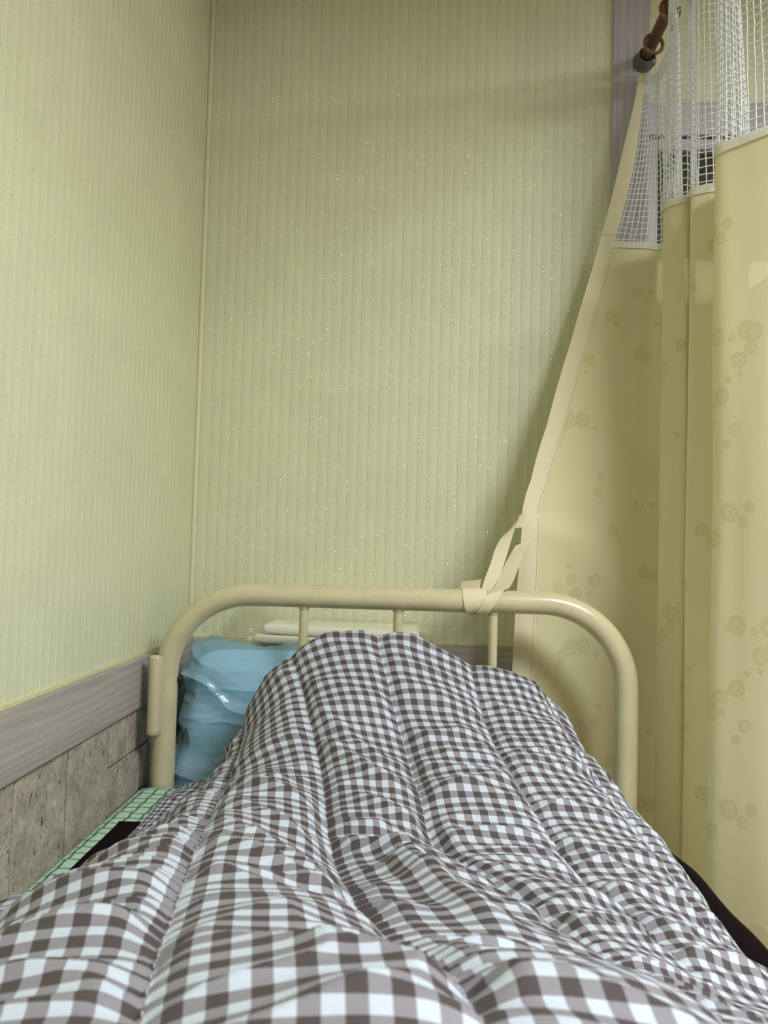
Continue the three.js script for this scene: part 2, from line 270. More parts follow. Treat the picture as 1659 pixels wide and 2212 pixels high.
// ───────────────────────── bed frame ─────────────────────────
const FZ = -1.536, PXL = -0.492, PXR = 0.419, RAIL_Y = 1.016, TR = 0.0228;
{
  const t = thing('hospital_bed', 'cream painted tubular steel hospital bed with hoop footboard', 'bed');
  const curve = new THREE.CurvePath(), R = 0.165, arc = (cx, cy, a0, a1) => { const p = []; for (let k = 0; k <= 14; k++) { const a = mix(a0, a1, k / 14); p.push(V(cx + R * Math.cos(a), cy + R * Math.sin(a), FZ)); } return p; };
  const pts = [V(PXL, 0.03, FZ), V(PXL, 0.3, FZ), V(PXL, 0.6, FZ), ...arc(PXL + R, RAIL_Y - R, Math.PI, Math.PI / 2), V(-0.15, RAIL_Y, FZ), V(0.05, RAIL_Y, FZ), ...arc(PXR - R, RAIL_Y - R, Math.PI / 2, 0), V(PXR, 0.6, FZ), V(PXR, 0.3, FZ), V(PXR, 0.03, FZ)];
  const hoop = new THREE.TubeGeometry(new THREE.CatmullRomCurve3(pts, false, 'centripetal'), 260, TR, 28, false);
  { const uv = hoop.attributes.uv; for (let i = 0; i < uv.count; i++) uv.setXY(i, uv.getX(i) * 8, uv.getY(i) * 0.45); }
  part(t, 'footboard_hoop', hoop, matPaint);
  const scaleUV = (g, a, b) => { const uv = g.attributes.uv; for (let i = 0; i < uv.count; i++) uv.setXY(i, uv.getX(i) * a, uv.getY(i) * b); return g; };
  for (const x of [-0.219, -0.031, 0.157]) {
    const g = scaleUV(new THREE.CylinderGeometry(0.0092, 0.0092, RAIL_Y - 0.43, 18), 0.2, 2); g.translate(x, (RAIL_Y + 0.43) / 2, FZ);
    const collar = new THREE.CylinderGeometry(0.0098, 0.0125, 0.006, 18); collar.rotateX(Math.PI); collar.translate(x, RAIL_Y - TR - 0.001, FZ);
    const s = part(t, 'spindle', g, matPaint); part(s, 'weld', collar, matPaint);
  }
  { const g = scaleUV(new THREE.CylinderGeometry(0.016, 0.016, PXR - PXL, 18), 0.3, 3); g.rotateZ(Math.PI / 2); g.translate((PXL + PXR) / 2, 0.43, FZ); part(t, 'cross_bar', g, matPaint); }
  { // open-topped socket welded to the front of the left post
    const prof = [[0.0015, 0.738], [0.010, 0.738], [0.0134, 0.742], [0.0137, 0.75], [0.0137, 0.889], [0.0125, 0.893], [0.0108, 0.892], [0.0104, 0.885], [0.0104, 0.76], [0.0005, 0.76]].map(p => new THREE.Vector2(...p));
    const g = new THREE.LatheGeometry(prof, 26); g.rotateZ(0); g.translate(PXL - 0.012, 0, FZ + TR + 0.008); part(t, 'socket', g, matPaint, 'short open-topped tube socket');
    const w = new THREE.CylinderGeometry(0.002, 0.002, 0.146, 8); w.translate(PXL + 0.0002, 0.815, FZ + TR + 0.0012); part(t, 'weld', w, matPaint);
  }
  { const g = new THREE.SphereGeometry(0.0085, 14, 10); g.scale(0.7, 1.25, 1); g.translate(PXL + TR + 0.004, 0.842, FZ - 0.004); part(t, 'plug', g, matDark, 'small black plastic plug'); }
  for (const x of [PXL, PXR]) {
    const c = new THREE.CylinderGeometry(0.026, 0.028, 0.03, 18); c.translate(x, 0.015, FZ); part(t, 'foot_cap', c, matDark);
    part(t, 'side_rail', box(x - 0.012, x + 0.012, 0.36, 0.425, FZ, 0.5, 0.003), matPaint);
    const h = new THREE.CylinderGeometry(TR, TR, 0.5, 20); h.translate(x, 0.25, 0.5); part(t, 'leg', h, matPaint);
  }
  for (let k = 0; k < 9; k++) { const z = -1.4 + k * 0.22; part(t, 'slat', box(PXL, PXR, 0.405, 0.42, z - 0.03, z + 0.03, 0.003), matPaint); }
}
// mattress, sheet, blanket
const MX0 = -0.533, MX1 = 0.437, MZ0 = -1.5, MZ1 = 0.46, MTOP = 0.634;
{
  const m = new THREE.Mesh(new RoundedBoxGeometry(MX1 - MX0, MTOP - 0.421, MZ1 - MZ0, 5, 0.024), matMattress); m.geometry.translate((MX0 + MX1) / 2, (MTOP + 0.421) / 2, (MZ0 + MZ1) / 2);
  m.name = 'mattress'; m.userData = { label: 'thick foam mattress wholly covered by the green sheet and quilt', category: 'mattress' }; shadow(m); scene.add(m);
  // the sheet wraps over the mattress edges
  const prof = (s, a, b, top, lo, r) => {                  // s along a section from lower left over the top to lower right
    const L1 = top - lo - r, arc = Math.PI / 2 * r, L2 = b - a - 2 * r, T = 2 * L1 + 2 * arc + L2; let d = s * T;
    if (d < L1) return [a, lo + d, d]; d -= L1;
    if (d < arc) { const t = d / r; return [a + r - r * Math.cos(t), top - r + r * Math.sin(t), L1 + d]; } d -= arc;
    if (d < L2) return [a + r + d, top, L1 + arc + d]; d -= L2;
    if (d < arc) { const t = d / r; return [b - r + r * Math.sin(t), top - r + r * Math.cos(t), L1 + arc + L2 + d]; } d -= arc;
    return [b, top - r - d, L1 + 2 * arc + L2 + d];
  };
  const cell = 8 * 0.024;
  const g = gridGeo(120, 150, (u, v) => {
    const z = mix(MZ0 - 0.003, MZ1, v), q = prof(u, MX0 - 0.003, MX1 + 0.003, MTOP + 0.003, 0.47, 0.024);
    const w = 0.0015 * n2(q[2] / 0.05, z / 0.07) * smooth(0.02, 0.1, Math.abs(q[0] - (MX0 + MX1) / 2) < 0.4 ? 0.1 : 0);
    return [q[0], q[1] + Math.abs(w), z, q[2] / cell, z / (8 * 0.026)];
  }, true);
  const end = gridGeo(60, 8, (u, v) => [mix(MX0 + 0.01, MX1 - 0.01, u), mix(0.47, MTOP - 0.002, v), MZ0 - 0.003 + 0.012 * smooth(0.8, 1, v) - 0.004, u * 0.9 / cell, v * 0.17 / cell], true);
  const s = new THREE.Mesh(mergeGeometries([g, end]), matSheet); s.name = 'bed_sheet'; s.userData = { label: 'mint green sheet with dark green wavy grid lines stretched over the mattress', category: 'sheet' }; shadow(s); scene.add(s);
}
{
  const top = MTOP + 0.0095, r = 0.034;
  const t = thing('blanket', 'near-black maroon blanket lying under the checked quilt and hanging over the right bedside', 'blanket');
  const g = gridGeo(110, 120, (u, v) => {
    const z = mix(-1.302, 0.42, v), bulge = 0.008 + 0.01 * noise(z * 9 + 3, 1) + 0.012 * smooth(-1.3, -1.2, z);
    const xl = -0.489 + 0.003 * n2(z * 7, 3), xr = MX1 - 0.008 + bulge, flat = xr - r - xl, arc = Math.PI / 2 * r, drop = 0.16 + 0.02 * n2(z * 5, 9), T = flat + arc + drop; let d = u * T;
    if (d < flat) return [xl + d, top + 0.001 * n2(d * 12, z * 12), z + 0.004 * n2(d * 6, 2) * (1 - smooth(0, 0.1, v))];
    d -= flat; if (d < arc) return [xr - r + r * Math.sin(d / r), top - r + r * Math.cos(d / r), z];
    return [xr + 0.004 * n2(z * 14, d * 8), top - r - (d - arc), z];
  }, true);
  part(t, 'cover', g, matBlanket);
  part(t, 'hem', tubePath([V(-0.489, top - 0.003, -1.302), V(-0.3, top - 0.003, -1.303), V(0, top - 0.003, -1.304), V(0.2, top - 0.003, -1.303), V(0.405, top - 0.003, -1.302)], 0.004, 60, 8), matBlanket);
}

// ───────────────────────── quilt ─────────────────────────
// rows run from the footboard towards the pillow; a column lies on every quilting seam. [x, depth under eye level]
const Q = [
  [1.492, [-0.43, 0.472], [-0.40, 0.470], [-0.36, 0.466], [-0.30, 0.455], [-0.22, 0.450], [-0.065, 0.440], [0.108, 0.440], [0.235, 0.455], [0.320, 0.468], [0.360, 0.473]],
  [1.478, [-0.44, 0.472], [-0.41, 0.468], [-0.36, 0.462], [-0.30, 0.400], [-0.22, 0.340], [-0.065, 0.300], [0.108, 0.340], [0.235, 0.390], [0.320, 0.455], [0.360, 0.473]],
  [1.44, [-0.445, 0.472], [-0.415, 0.466], [-0.355, 0.452], [-0.302, 0.345], [-0.222, 0.225], [-0.066, 0.178], [0.108, 0.223], [0.235, 0.277], [0.315, 0.430], [0.345, 0.472]],
  [1.40, [-0.447, 0.472], [-0.425, 0.466], [-0.355, 0.450], [-0.30, 0.345], [-0.215, 0.217], [-0.062, 0.182], [0.110, 0.224], [0.240, 0.268], [0.318, 0.420], [0.350, 0.472]],
  [1.33, [-0.448, 0.473], [-0.428, 0.473], [-0.375, 0.464], [-0.295, 0.372], [-0.185, 0.262], [-0.04, 0.238], [0.122, 0.272], [0.257, 0.310], [0.335, 0.430], [0.365, 0.472]],
  [1.20, [-0.446, 0.473], [-0.425, 0.473], [-0.375, 0.453], [-0.282, 0.381], [-0.145, 0.318], [-0.005, 0.321], [0.142, 0.323], [0.283, 0.348], [0.355, 0.430], [0.385, 0.472]],
  [1.08, [-0.440, 0.473], [-0.420, 0.473], [-0.365, 0.438], [-0.264, 0.358], [-0.118, 0.343], [0.016, 0.351], [0.172, 0.352], [0.310, 0.381], [0.373, 0.436], [0.398, 0.472]],
  [0.95, [-0.455, 0.473], [-0.43, 0.467], [-0.35, 0.428], [-0.244, 0.340], [-0.098, 0.358], [0.038, 0.370], [0.190, 0.370], [0.320, 0.403], [0.366, 0.440], [0.386, 0.472]],
  [0.80, [-0.53, 0.465], [-0.48, 0.420], [-0.355, 0.370], [-0.214, 0.310], [-0.066, 0.351], [0.110, 0.356], [0.224, 0.368], [0.334, 0.410], [0.371, 0.444], [0.387, 0.472]],
  [0.67, [-0.53, 0.455], [-0.48, 0.400], [-0.34, 0.335], [-0.190, 0.283], [-0.040, 0.312], [0.155, 0.330], [0.242, 0.362], [0.344, 0.412], [0.376, 0.445], [0.390, 0.472]],
  [0.55, [-0.53, 0.445], [-0.47, 0.385], [-0.32, 0.308], [-0.166, 0.262], [-0.006, 0.284], [0.165, 0.303], [0.256, 0.352], [0.350, 0.410], [0.380, 0.446], [0.392, 0.472]],
  [0.46, [-0.53, 0.440], [-0.46, 0.372], [-0.305, 0.294], [-0.148, 0.246], [0.016, 0.252], [0.162, 0.272], [0.272, 0.330], [0.354, 0.406], [0.382, 0.446], [0.394, 0.472]],
  [0.40, [-0.53, 0.435], [-0.455, 0.360], [-0.298, 0.284], [-0.134, 0.234], [0.028, 0.225], [0.166, 0.250], [0.284, 0.314], [0.358, 0.402], [0.384, 0.446], [0.394, 0.472]],
  [0.32, [-0.53, 0.430], [-0.45, 0.355], [-0.290, 0.274], [-0.118, 0.222], [0.036, 0.214], [0.176, 0.240], [0.296, 0.304], [0.362, 0.398], [0.386, 0.446], [0.394, 0.472]],
  [0.20, [-0.53, 0.430], [-0.45, 0.350], [-0.285, 0.274], [-0.112, 0.223], [0.040, 0.224], [0.180, 0.240], [0.300, 0.302], [0.364, 0.398], [0.386, 0.446], [0.394, 0.472]],
  [0.06, [-0.53, 0.430], [-0.45, 0.350], [-0.285, 0.274], [-0.112, 0.228], [0.040, 0.228], [0.180, 0.244], [0.300, 0.306], [0.364, 0.398], [0.386, 0.446], [0.394, 0.472]],
];
{
  const SEAM = 0.155, PER = 0.0205, nc = Q[0].length - 1, nr = Q.length;
  const cols = []; for (let c = 0; c < nc; c++) cols.push(Q.map(r => [r[c + 1][0], 1.12 - r[c + 1][1], -r[0]]));
  const colS = [-3.0, -2.55, -2, -1, 0, 1, 2, 3, 3.65, 3.95];   // fabric position of the columns, in seams
  const base = (c, r) => { const row = cols.map(k => crAt(k, r, 3)); return crAt(row, c, 3); };
  const NU = 360, NV = 470;
  // fabric length along the rows
  const rowLen = [0]; for (let i = 1; i <= 400; i++) { let L = 0; for (const c of [4, 5, 6]) { const a = base(c, (i - 1) / 400 * (nr - 1)), b = base(c, i / 400 * (nr - 1)); L += Math.hypot(a[0] - b[0], a[1] - b[1], a[2] - b[2]) / 3; } rowLen.push(rowLen[i - 1] + L); }
  const total = rowLen[400], rowAt = s => { let lo = 0, hi = 400; while (hi - lo > 1) { const m = (lo + hi) >> 1; rowLen[m] < s ? lo = m : hi = m; } return (lo + (s - rowLen[lo]) / Math.max(1e-9, rowLen[hi] - rowLen[lo])) / 400 * (nr - 1); };
  const colOf = s => { let k = 0; while (k < colS.length - 2 && colS[k + 1] < s) k++; return k + (s - colS[k]) / (colS[k + 1] - colS[k]); };
  const S0 = colS[0], S1 = colS[colS.length - 1];
  // folds seen in the photo: [x0, z0, x1, z1, height, width]
  const folds = [
    [-0.02, 0.90, 0.075, 0.60, 0.020, 0.022], [-0.10, 0.93, 0.02, 0.87, 0.008, 0.012], [-0.17, 1.30, -0.03, 1.14, 0.008, 0.012], [-0.15, 1.22, -0.01, 1.07, 0.008, 0.013],
    [-0.08, 1.06, 0.02, 0.98, 0.009, 0.014], [-0.11, 0.98, -0.02, 0.96, 0.008, 0.012], [0.03, 1.08, 0.15, 1.13, 0.008, 0.014], [0.05, 0.97, 0.17, 1.0, 0.008, 0.014], [0.0, 1.22, 0.12, 1.25, 0.006, 0.012],
    [-0.25, 1.07, -0.13, 1.00, 0.010, 0.012], [-0.24, 0.98, -0.11, 0.86, 0.008, 0.012], [-0.22, 0.86, -0.08, 0.70, 0.008, 0.012], [-0.2, 0.75, -0.05, 0.62, 0.006, 0.01], [0.1, 0.75, 0.2, 0.8, 0.008, 0.014],
    [0.20, 0.86, 0.33, 0.90, 0.007, 0.014], [0.24, 0.72, 0.35, 0.75, 0.007, 0.012], [-0.36, 0.62, -0.19, 0.60, 0.007, 0.014], [-0.36, 0.46, -0.17, 0.50, 0.007, 0.012], [0.03, 0.52, 0.15, 0.55, 0.010, 0.014],
    [-0.05, 0.36, 0.1, 0.33, 0.006, 0.014], [0.15, 1.19, 0.28, 1.21, 0.005, 0.012], [0.16, 1.09, 0.3, 1.07, 0.006, 0.012], [0.17, 0.99, 0.32, 0.97, 0.006, 0.012],
  ];
  const seamDist = s => { const f = s - Math.round(s); return Math.abs(f) * SEAM; };
  const P0 = [], SS = [], VV = [];
  for (let j = 0; j <= NV; j++) for (let i = 0; i <= NU; i++) { const s = mix(S0, S1, i / NU), v = total * j / NV; P0.push(base(colOf(s), rowAt(v))); SS.push(s); VV.push(v); }
  const at = (i, j) => P0[clamp(j, 0, NV) * (NU + 1) + clamp(i, 0, NU)];
  const disp = (s, v, p) => {
    const d = seamDist(s), t = clamp(d / (SEAM / 2)), edge = smooth(0, 0.25, s - S0) * smooth(0, 0.2, S1 - s) * smooth(0, 0.03, v);
    const ch = Math.floor(s), ang = (hash(ch, 77) - 0.5) * 0.9, U = s * SEAM, a = U * Math.cos(ang) + v * Math.sin(ang), b = v * Math.cos(ang) - U * Math.sin(ang);
    let h = 0.0125 * Math.pow(Math.max(0, 1 - (1 - t) * (1 - t)), 0.6) - 0.002;
    const wr = 1 - Math.abs(n2(a / 0.15 + ch * 9, b / 0.042));
    const ang2 = -ang + 0.35, a2 = U * Math.cos(ang2) + v * Math.sin(ang2), b2 = v * Math.cos(ang2) - U * Math.sin(ang2), w2 = 1 - Math.abs(n2(a2 / 0.24 + 31, b2 / 0.075 + ch * 5));
    h *= mix(0.5, 1, smooth(1.46, 1.25, -p[2]));
    h += (0.0062 * wr * wr + 0.007 * w2 * w2 * w2) * smooth(0.0, 0.35, t) + 0.006 * n2(U / 0.16, v / 0.11 + 40) + 0.0014 * n2(a / 0.07 + 5, b / 0.018) * (0.4 + 0.6 * noise(U / 0.2, v / 0.2));
    h += 0.0024 * Math.sin(v / 0.0215 * 6.283 + 5 * n2(v / 0.09, ch)) * Math.exp(-d / 0.016) * smooth(0, 0.006, d + 0.002);
    for (const f of folds) {
      const dx = f[2] - f[0], dz = f[3] - f[1], px = p[0] - f[0], pz = -p[2] - f[1], tt = (px * dx + pz * dz) / (dx * dx + dz * dz), tc = clamp(tt), D = Math.hypot(px - dx * tc, pz - dz * tc), end = smooth(-0.12, 0.25, tt) * smooth(1.12, 0.75, tt);
      h += f[4] * Math.exp(-(D * D) / (f[5] * f[5])) * end;
    }
    return h * edge * mix(0.4, 1, smooth(-2.7, -1.9, s)) * mix(1, 0.35, smooth(3, 3.5, s));
  };
  const nrm = (i, j) => { const a = at(i + 2, j), b = at(i - 2, j), c = at(i, j + 2), d = at(i, j - 2); const n = V(c[0] - d[0], c[1] - d[1], c[2] - d[2]).cross(V(a[0] - b[0], a[1] - b[1], a[2] - b[2])).normalize(); return n.y < -0.05 ? n.negate() : n; };
  const g = gridGeo(NU, NV, (u, v) => {
    const i = Math.round(u * NU), j = Math.round(v * NV), k = j * (NU + 1) + i, p = P0[k], n = nrm(i, j), h = disp(SS[k], VV[k], p);
    return [p[0] + n.x * h, Math.max(p[1] + n.y * h, MTOP + 0.011), Math.max(p[2] + n.z * h, -1.508), SS[k] * SEAM / PER / 4, VV[k] / PER / 4];
  }, true);
  const t = thing('quilt', 'brown and white gingham quilt with stitched channels heaped over raised feet', 'quilt');
  part(t, 'cover', g, matGingham);
  // quilting stitches down each seam
  const pos = g.attributes.position;
  for (const s of [-2, -1, 0, 1, 2, 3]) {
    const i = Math.round((s - S0) / (S1 - S0) * NU), st = [];
    for (let j = 12; j < NV - 3; j += 2) {
      if (hash(j, s + 9) < 0.25) continue;
      const a = V().fromBufferAttribute(pos, j * (NU + 1) + i), b = V().fromBufferAttribute(pos, (j + 1) * (NU + 1) + i), n = nrm(i, j);
      const m = a.clone().add(b).multiplyScalar(0.5).addScaledVector(n, 0.0008), q = new THREE.CylinderGeometry(0.0006, 0.0006, a.distanceTo(b) * 0.8, 5);
      q.applyQuaternion(new THREE.Quaternion().setFromUnitVectors(V(0, 1, 0), b.clone().sub(a).normalize())); q.translate(m.x, m.y, m.z); st.push(q);
    }
    const m = part(t, 'stitching', mergeGeometries(st), matThread); m.userData.kind = 'stuff';
  }
}

// ───────────────────────── curtain ─────────────────────────
const RODX = 0.53, RODY = 2.322;
{
  const t = thing('curtain', 'pale yellow hospital curtain with white net top tied to the bed rail', 'curtain');
  // plan of the folds, [x, depth], by height
  const lv = [2.275, 2.05, 1.845, 1.60, 1.40, 1.27, 1.205, 1.17, 1.02, 0.86, 0.28];
  const folds = [[0.562, 1.80], [0.575, 1.70], [0.535, 1.63], [0.502, 1.606], [0.507, 1.575], [0.536, 1.556], [0.562, 1.592], [0.556, 1.560], [0.533, 1.530], [0.558, 1.508], [0.592, 1.497], [0.618, 1.455], [0.575, 1.415], [0.528, 1.385], [0.526, 1.36], [0.555, 1.325], [0.592, 1.285], [0.630, 1.245], [0.648, 1.235]];
  const E0 = [[0.508, 1.815], [0.463, 1.80], [0.413, 1.79], [0.344, 1.757], [0.286, 1.715], [0.247, 1.683], [0.228, 1.665], [0.2265, 1.66], [0.218, 1.66], [0.212, 1.66], [0.21, 1.66]];      // leading edge
  const E1 = [[0.524, 1.818], [0.497, 1.803], [0.449, 1.794], [0.384, 1.762], [0.327, 1.722], [0.287, 1.69], [0.266, 1.672], [0.2655, 1.668], [0.262, 1.664], [0.256, 1.664], [0.254, 1.664]];
  const cols = [E0, E1];
  for (const [k, q] of [[0.35, 0.35], [0.7, 0.7]]) cols.push(lv.map((y, i) => [mix(E1[i][0], folds[0][0] - (i > 2 ? 0.018 : 0), k), mix(E1[i][1], folds[0][1] - (i > 2 ? [0, 0, 0, 0.026, 0.048, 0.06, 0.066, 0.07, 0.075, 0.075, 0.075][i] : 0), q) + (i > 2 ? 0.004 : 0)]));
  folds.forEach(([x, d], k) => cols.push(lv.map((y, i) => {
    const low = i > 2 ? smooth(1.845, 0.4, y) : 0, top = i < 2 ? [0.3, 0.15][i] : 0;
    let X = mix(x, RODX, top) - 0.006 * low * (k > 2 ? 1 : 0), D = d - (k === 0 && i > 2 ? [0, 0, 0, 0.026, 0.048, 0.06, 0.066, 0.07, 0.075, 0.075, 0.075][i] : 0) - (k === 1 && i > 2 ? 0.03 : 0);
    if (k === 0 && i > 2) X -= 0.018;
    return [X, D];
  })));
  const NC = cols.length, plan = (c, r) => crAt(cols.map(k => crAt(k, r, 2)), c, 2);
  const rowOf = y => { let k = 0; while (k < lv.length - 2 && lv[k + 1] > y) k++; return k + (lv[k] - y) / (lv[k] - lv[k + 1]); };
  // fabric length across, measured at the tape
  const NS = 900, len = [0]; for (let i = 1; i <= NS; i++) { const a = plan((i - 1) / NS * (NC - 1), 2), b = plan(i / NS * (NC - 1), 2); len.push(len[i - 1] + Math.hypot(a[0] - b[0], a[1] - b[1])); }
  const WIDE = len[NS], colAt = s => { let lo = 0, hi = NS; while (hi - lo > 1) { const m = (lo + hi) >> 1; len[m] < s ? lo = m : hi = m; } return (lo + (s - len[lo]) / (len[hi] - len[lo])) / NS * (NC - 1); };
  const HEM = (() => { let i = 0; while (i / NS * (NC - 1) < 1) i++; return len[i]; })();
  const yTop = s => 2.250 + 0.034 * smooth(0.06, 0.26, s);
  const surf = (s, y, off = 0) => {
    const c = colAt(clamp(s, 0, WIDE)), r = rowOf(y), p = plan(c, r); let x = p[0], d = p[1];
    if (off) { const a = plan(clamp(c - 0.05, 0, NC - 1), r), b = plan(clamp(c + 0.05, 0, NC - 1), r), L = Math.hypot(b[0] - a[0], b[1] - a[1]) || 1; x += -(a[1] - b[1]) / L * off; d += -(b[0] - a[0]) / L * off; }
    if (y < 1.845) { // creases that run down from where the tie pulls
      const dx = s - 0.055, dy = 1.19 - y; const k = dx - dy * 0.42; d -= 0.012 * Math.exp(-k * k / 0.0009) * smooth(0, 0.04, dy) * smooth(0.55, 0.15, dy) * (dy > 0 ? 1 : 0);
      const k2 = dx + 0.012 - (-dy) * 0.10; d += 0.006 * Math.exp(-k2 * k2 / 0.0003) * smooth(-0.5, -0.02, dy) * (dy < 0 ? 1 : 0);
      d += 0.003 * n2(s / 0.05, y / 0.35); x += 0.003 * n2(s / 0.06 + 9, y / 0.4) * smooth(0.05, 0.2, s);
    }
    return [x, y, -d];
  };
  const arcs = new Map(), PANEL = (() => { let i = 0; while (i / NS * (NC - 1) < 4) i++; return len[i] / WIDE; })();
  const arc = (u, y) => { if (!arcs.has(y)) { const a = [0]; let q = surf(0, y); for (let i = 1; i <= 460; i++) { const p = surf(i / 460 * WIDE, y); a.push(a[i - 1] + Math.hypot(p[0] - q[0], p[2] - q[2])); q = p; } arcs.set(y, a); } const a = arcs.get(y); return a[Math.round(u * 460)] - a[Math.round(PANEL * 460)]; };
  const cloth = gridGeo(460, 150, (u, v) => { const s = u * WIDE, y = mix(0.28, 1.842, v), p = surf(s, y); return [...p, arc(u, y) / 0.5, y / 0.5]; });
  part(t, 'cloth', cloth, matCurtain);
  const tape = part(t, 'joining_tape', gridGeo(460, 3, (u, v) => { const s = u * WIDE, p = surf(s, mix(1.832, 1.849, v), 0.003); return [...p, s / 0.016, v]; }), matTape, 'white ribbed tape');
  const hem = part(t, 'hem', gridGeo(10, 110, (u, v) => { const s = u * HEM, y = mix(0.28, 1.865, v), p = surf(s, y, 0.0025 + 0.002 * Math.sin(u * Math.PI)); return [...p, u, v]; }), matHem);
  { const st = []; for (let k = 0; k < 260; k++) { const y = 0.5 + k * 0.0051, a = V(...surf(HEM * 0.94, y, 0.005)), b = V(...surf(HEM * 0.94, y + 0.0032, 0.005)); st.push(tubePath([a, a.clone().lerp(b, 0.5), b], 0.0006, 2, 4)); } const m = part(hem, 'stitching', mergeGeometries(st), matHem); m.userData.kind = 'stuff'; }
  part(t, 'edge_binding', gridGeo(10, 40, (u, v) => { const s = u * HEM, y = mix(1.862, 2.262, v), p = surf(s, y, 0.0035 + 0.003 * Math.sin(u * Math.PI)); return [...p, u, v]; }), matHem, 'plain cream edge band beside the net');
  // knotted net: threads about 15 mm apart
  const thr = [], N0 = HEM * 0.8, thread = (pts, r) => { const P = pts.map(p => V(...p)); thr.push(new THREE.TubeGeometry(new THREE.CatmullRomCurve3(P), P.length * 2 - 2, r, 4, false)); };
  let row = 0;
  for (let s = N0; s < WIDE; s += 0.0135) { const pts = []; for (let k = 0; k <= 26; k++) { const y = mix(1.845, yTop(s) - 0.02, k / 26); pts.push(surf(s + 0.0012 * n2(s * 60, y * 50), y)); } thread(pts, 0.0013); }
  for (let f = 0.03; f < 0.99; f += 0.0355) { const pts = []; for (let s = N0; s <= WIDE; s += 0.006) pts.push(surf(s, mix(1.845, yTop(s) - 0.02, f) + 0.002 * n2(s * 40, row * 3.3) - 0.0015 * Math.abs(Math.sin(s / 0.0135 * Math.PI)))); thread(pts, 0.0013); row++; }
  const net = part(t, 'netting', mergeGeometries(thr), matNet, 'white open net'); net.userData.kind = 'stuff';
  part(t, 'header', gridGeo(460, 5, (u, v) => { const s = mix(N0, WIDE, u), p = surf(s, yTop(s) + mix(-0.032, 0.012, v), 0.001); return [...p, s / 0.1, v]; }), matHeader, 'white gathered heading band');
  // tie: two straps from the edge to the footboard rail
  const strap = (pts, w, n = 60) => {                      // pts: [x, y, z, ax, ay, az] centre and direction across
    const tk = 0.0008, f = side => gridGeo(8, n, (u, v) => { const q = crAt(pts, v * (pts.length - 1), 6), a = V(q[3], q[4], q[5]).normalize(); const nx = crAt(pts, Math.min(pts.length - 1, v * (pts.length - 1) + 0.02), 3), pv = crAt(pts, Math.max(0, v * (pts.length - 1) - 0.02), 3), tg = V(nx[0] - pv[0], nx[1] - pv[1], nx[2] - pv[2]).normalize(), nn = a.clone().cross(tg).normalize(); const o = (u - 0.5) * w; return [q[0] + a.x * o + nn.x * tk * side, q[1] + a.y * o + nn.y * tk * side, q[2] + a.z * o + nn.z * tk * side, u, v]; });
    return mergeGeometries([f(1), f(-1)]);
  };
  const A = -FZ, wrap = (a, x, k = 1.07) => [x, RAIL_Y + TR * k * Math.sin(a), FZ + TR * k * Math.cos(a)];
  part(t, 'tie_strap', strap([[0.232, 1.184, -1.66, 0.1, 1, 0], [0.214, 1.178, -1.645, 0.35, 0.9, 0.1], [0.196, 1.156, -1.63, 0.75, 0.55, 0.2], [0.182, 1.125, -1.615, 0.95, 0.25, 0.1], [0.170, 1.09, -1.60, 1, 0.2, 0], [0.158, 1.06, -1.585, 1, 0.15, 0], [0.150, 1.035, -1.565, 1, 0.1, 0], [...wrap(2.4, 0.146), 1, 0.1, 0], [...wrap(3.2, 0.142), 1, 0, 0]], 0.030), matHem, 'cream fabric tie strap');
  part(t, 'tie_strap', strap([[0.230, 1.135, -1.654, 0.9, 0.4, 0], [0.220, 1.12, -1.645, 0.9, 0.45, 0], [0.200, 1.085, -1.61, 0.95, 0.3, 0], [0.183, 1.055, -1.565, 0.95, 0.3, 0.1], [0.169, 1.0405, -1.53, 0.95, 0.25, 0.1], [...wrap(0.75, 0.158, 1.12), 0.93, 0.3, -0.2], [...wrap(0.1, 0.149, 1.12), 0.9, 0.4, 0], [...wrap(-0.7, 0.137, 1.12), 0.9, 0.35, 0.3], [...wrap(-1.4, 0.126, 1.12), 0.95, 0, 0.3], [...wrap(-2.3, 0.118, 1.1), 1, 0, 0], [...wrap(-3.2, 0.114, 1.1), 1, 0, 0]], 0.036, 90), matHem, 'cream fabric tie strap');
  part(t, 'tie_loop', strap([[...wrap(3.0, 0.118, 1.1), 1, 0, 0], [...wrap(2.2, 0.117, 1.1), 1, 0, 0], [...wrap(1.5, 0.117, 1.1), 1, 0.03, 0], [...wrap(0.9, 0.118, 1.08), 1, 0.05, 0], [...wrap(0.2, 0.119, 1.07), 1, 0.05, 0], [...wrap(-0.5, 0.123, 1.06), 1, 0.1, 0], [...wrap(-1.2, 0.127, 1.05), 1, 0.1, 0], [...wrap(-1.8, 0.130, 1.04), 1, 0, 0]], 0.046, 70), matHem, 'cream strap wound round the rail');
  part(t, 'tie_end', strap([[0.112, 1.028, -1.561, 1, 0.12, 0], [0.112, 1.040, -1.560, 1, 0.12, 0], [0.113, 1.050, -1.557, 1, 0.13, 0], [0.114, 1.056, -1.554, 1, 0.13, 0]], 0.04, 20), matHem, 'loose end of the strap');
}
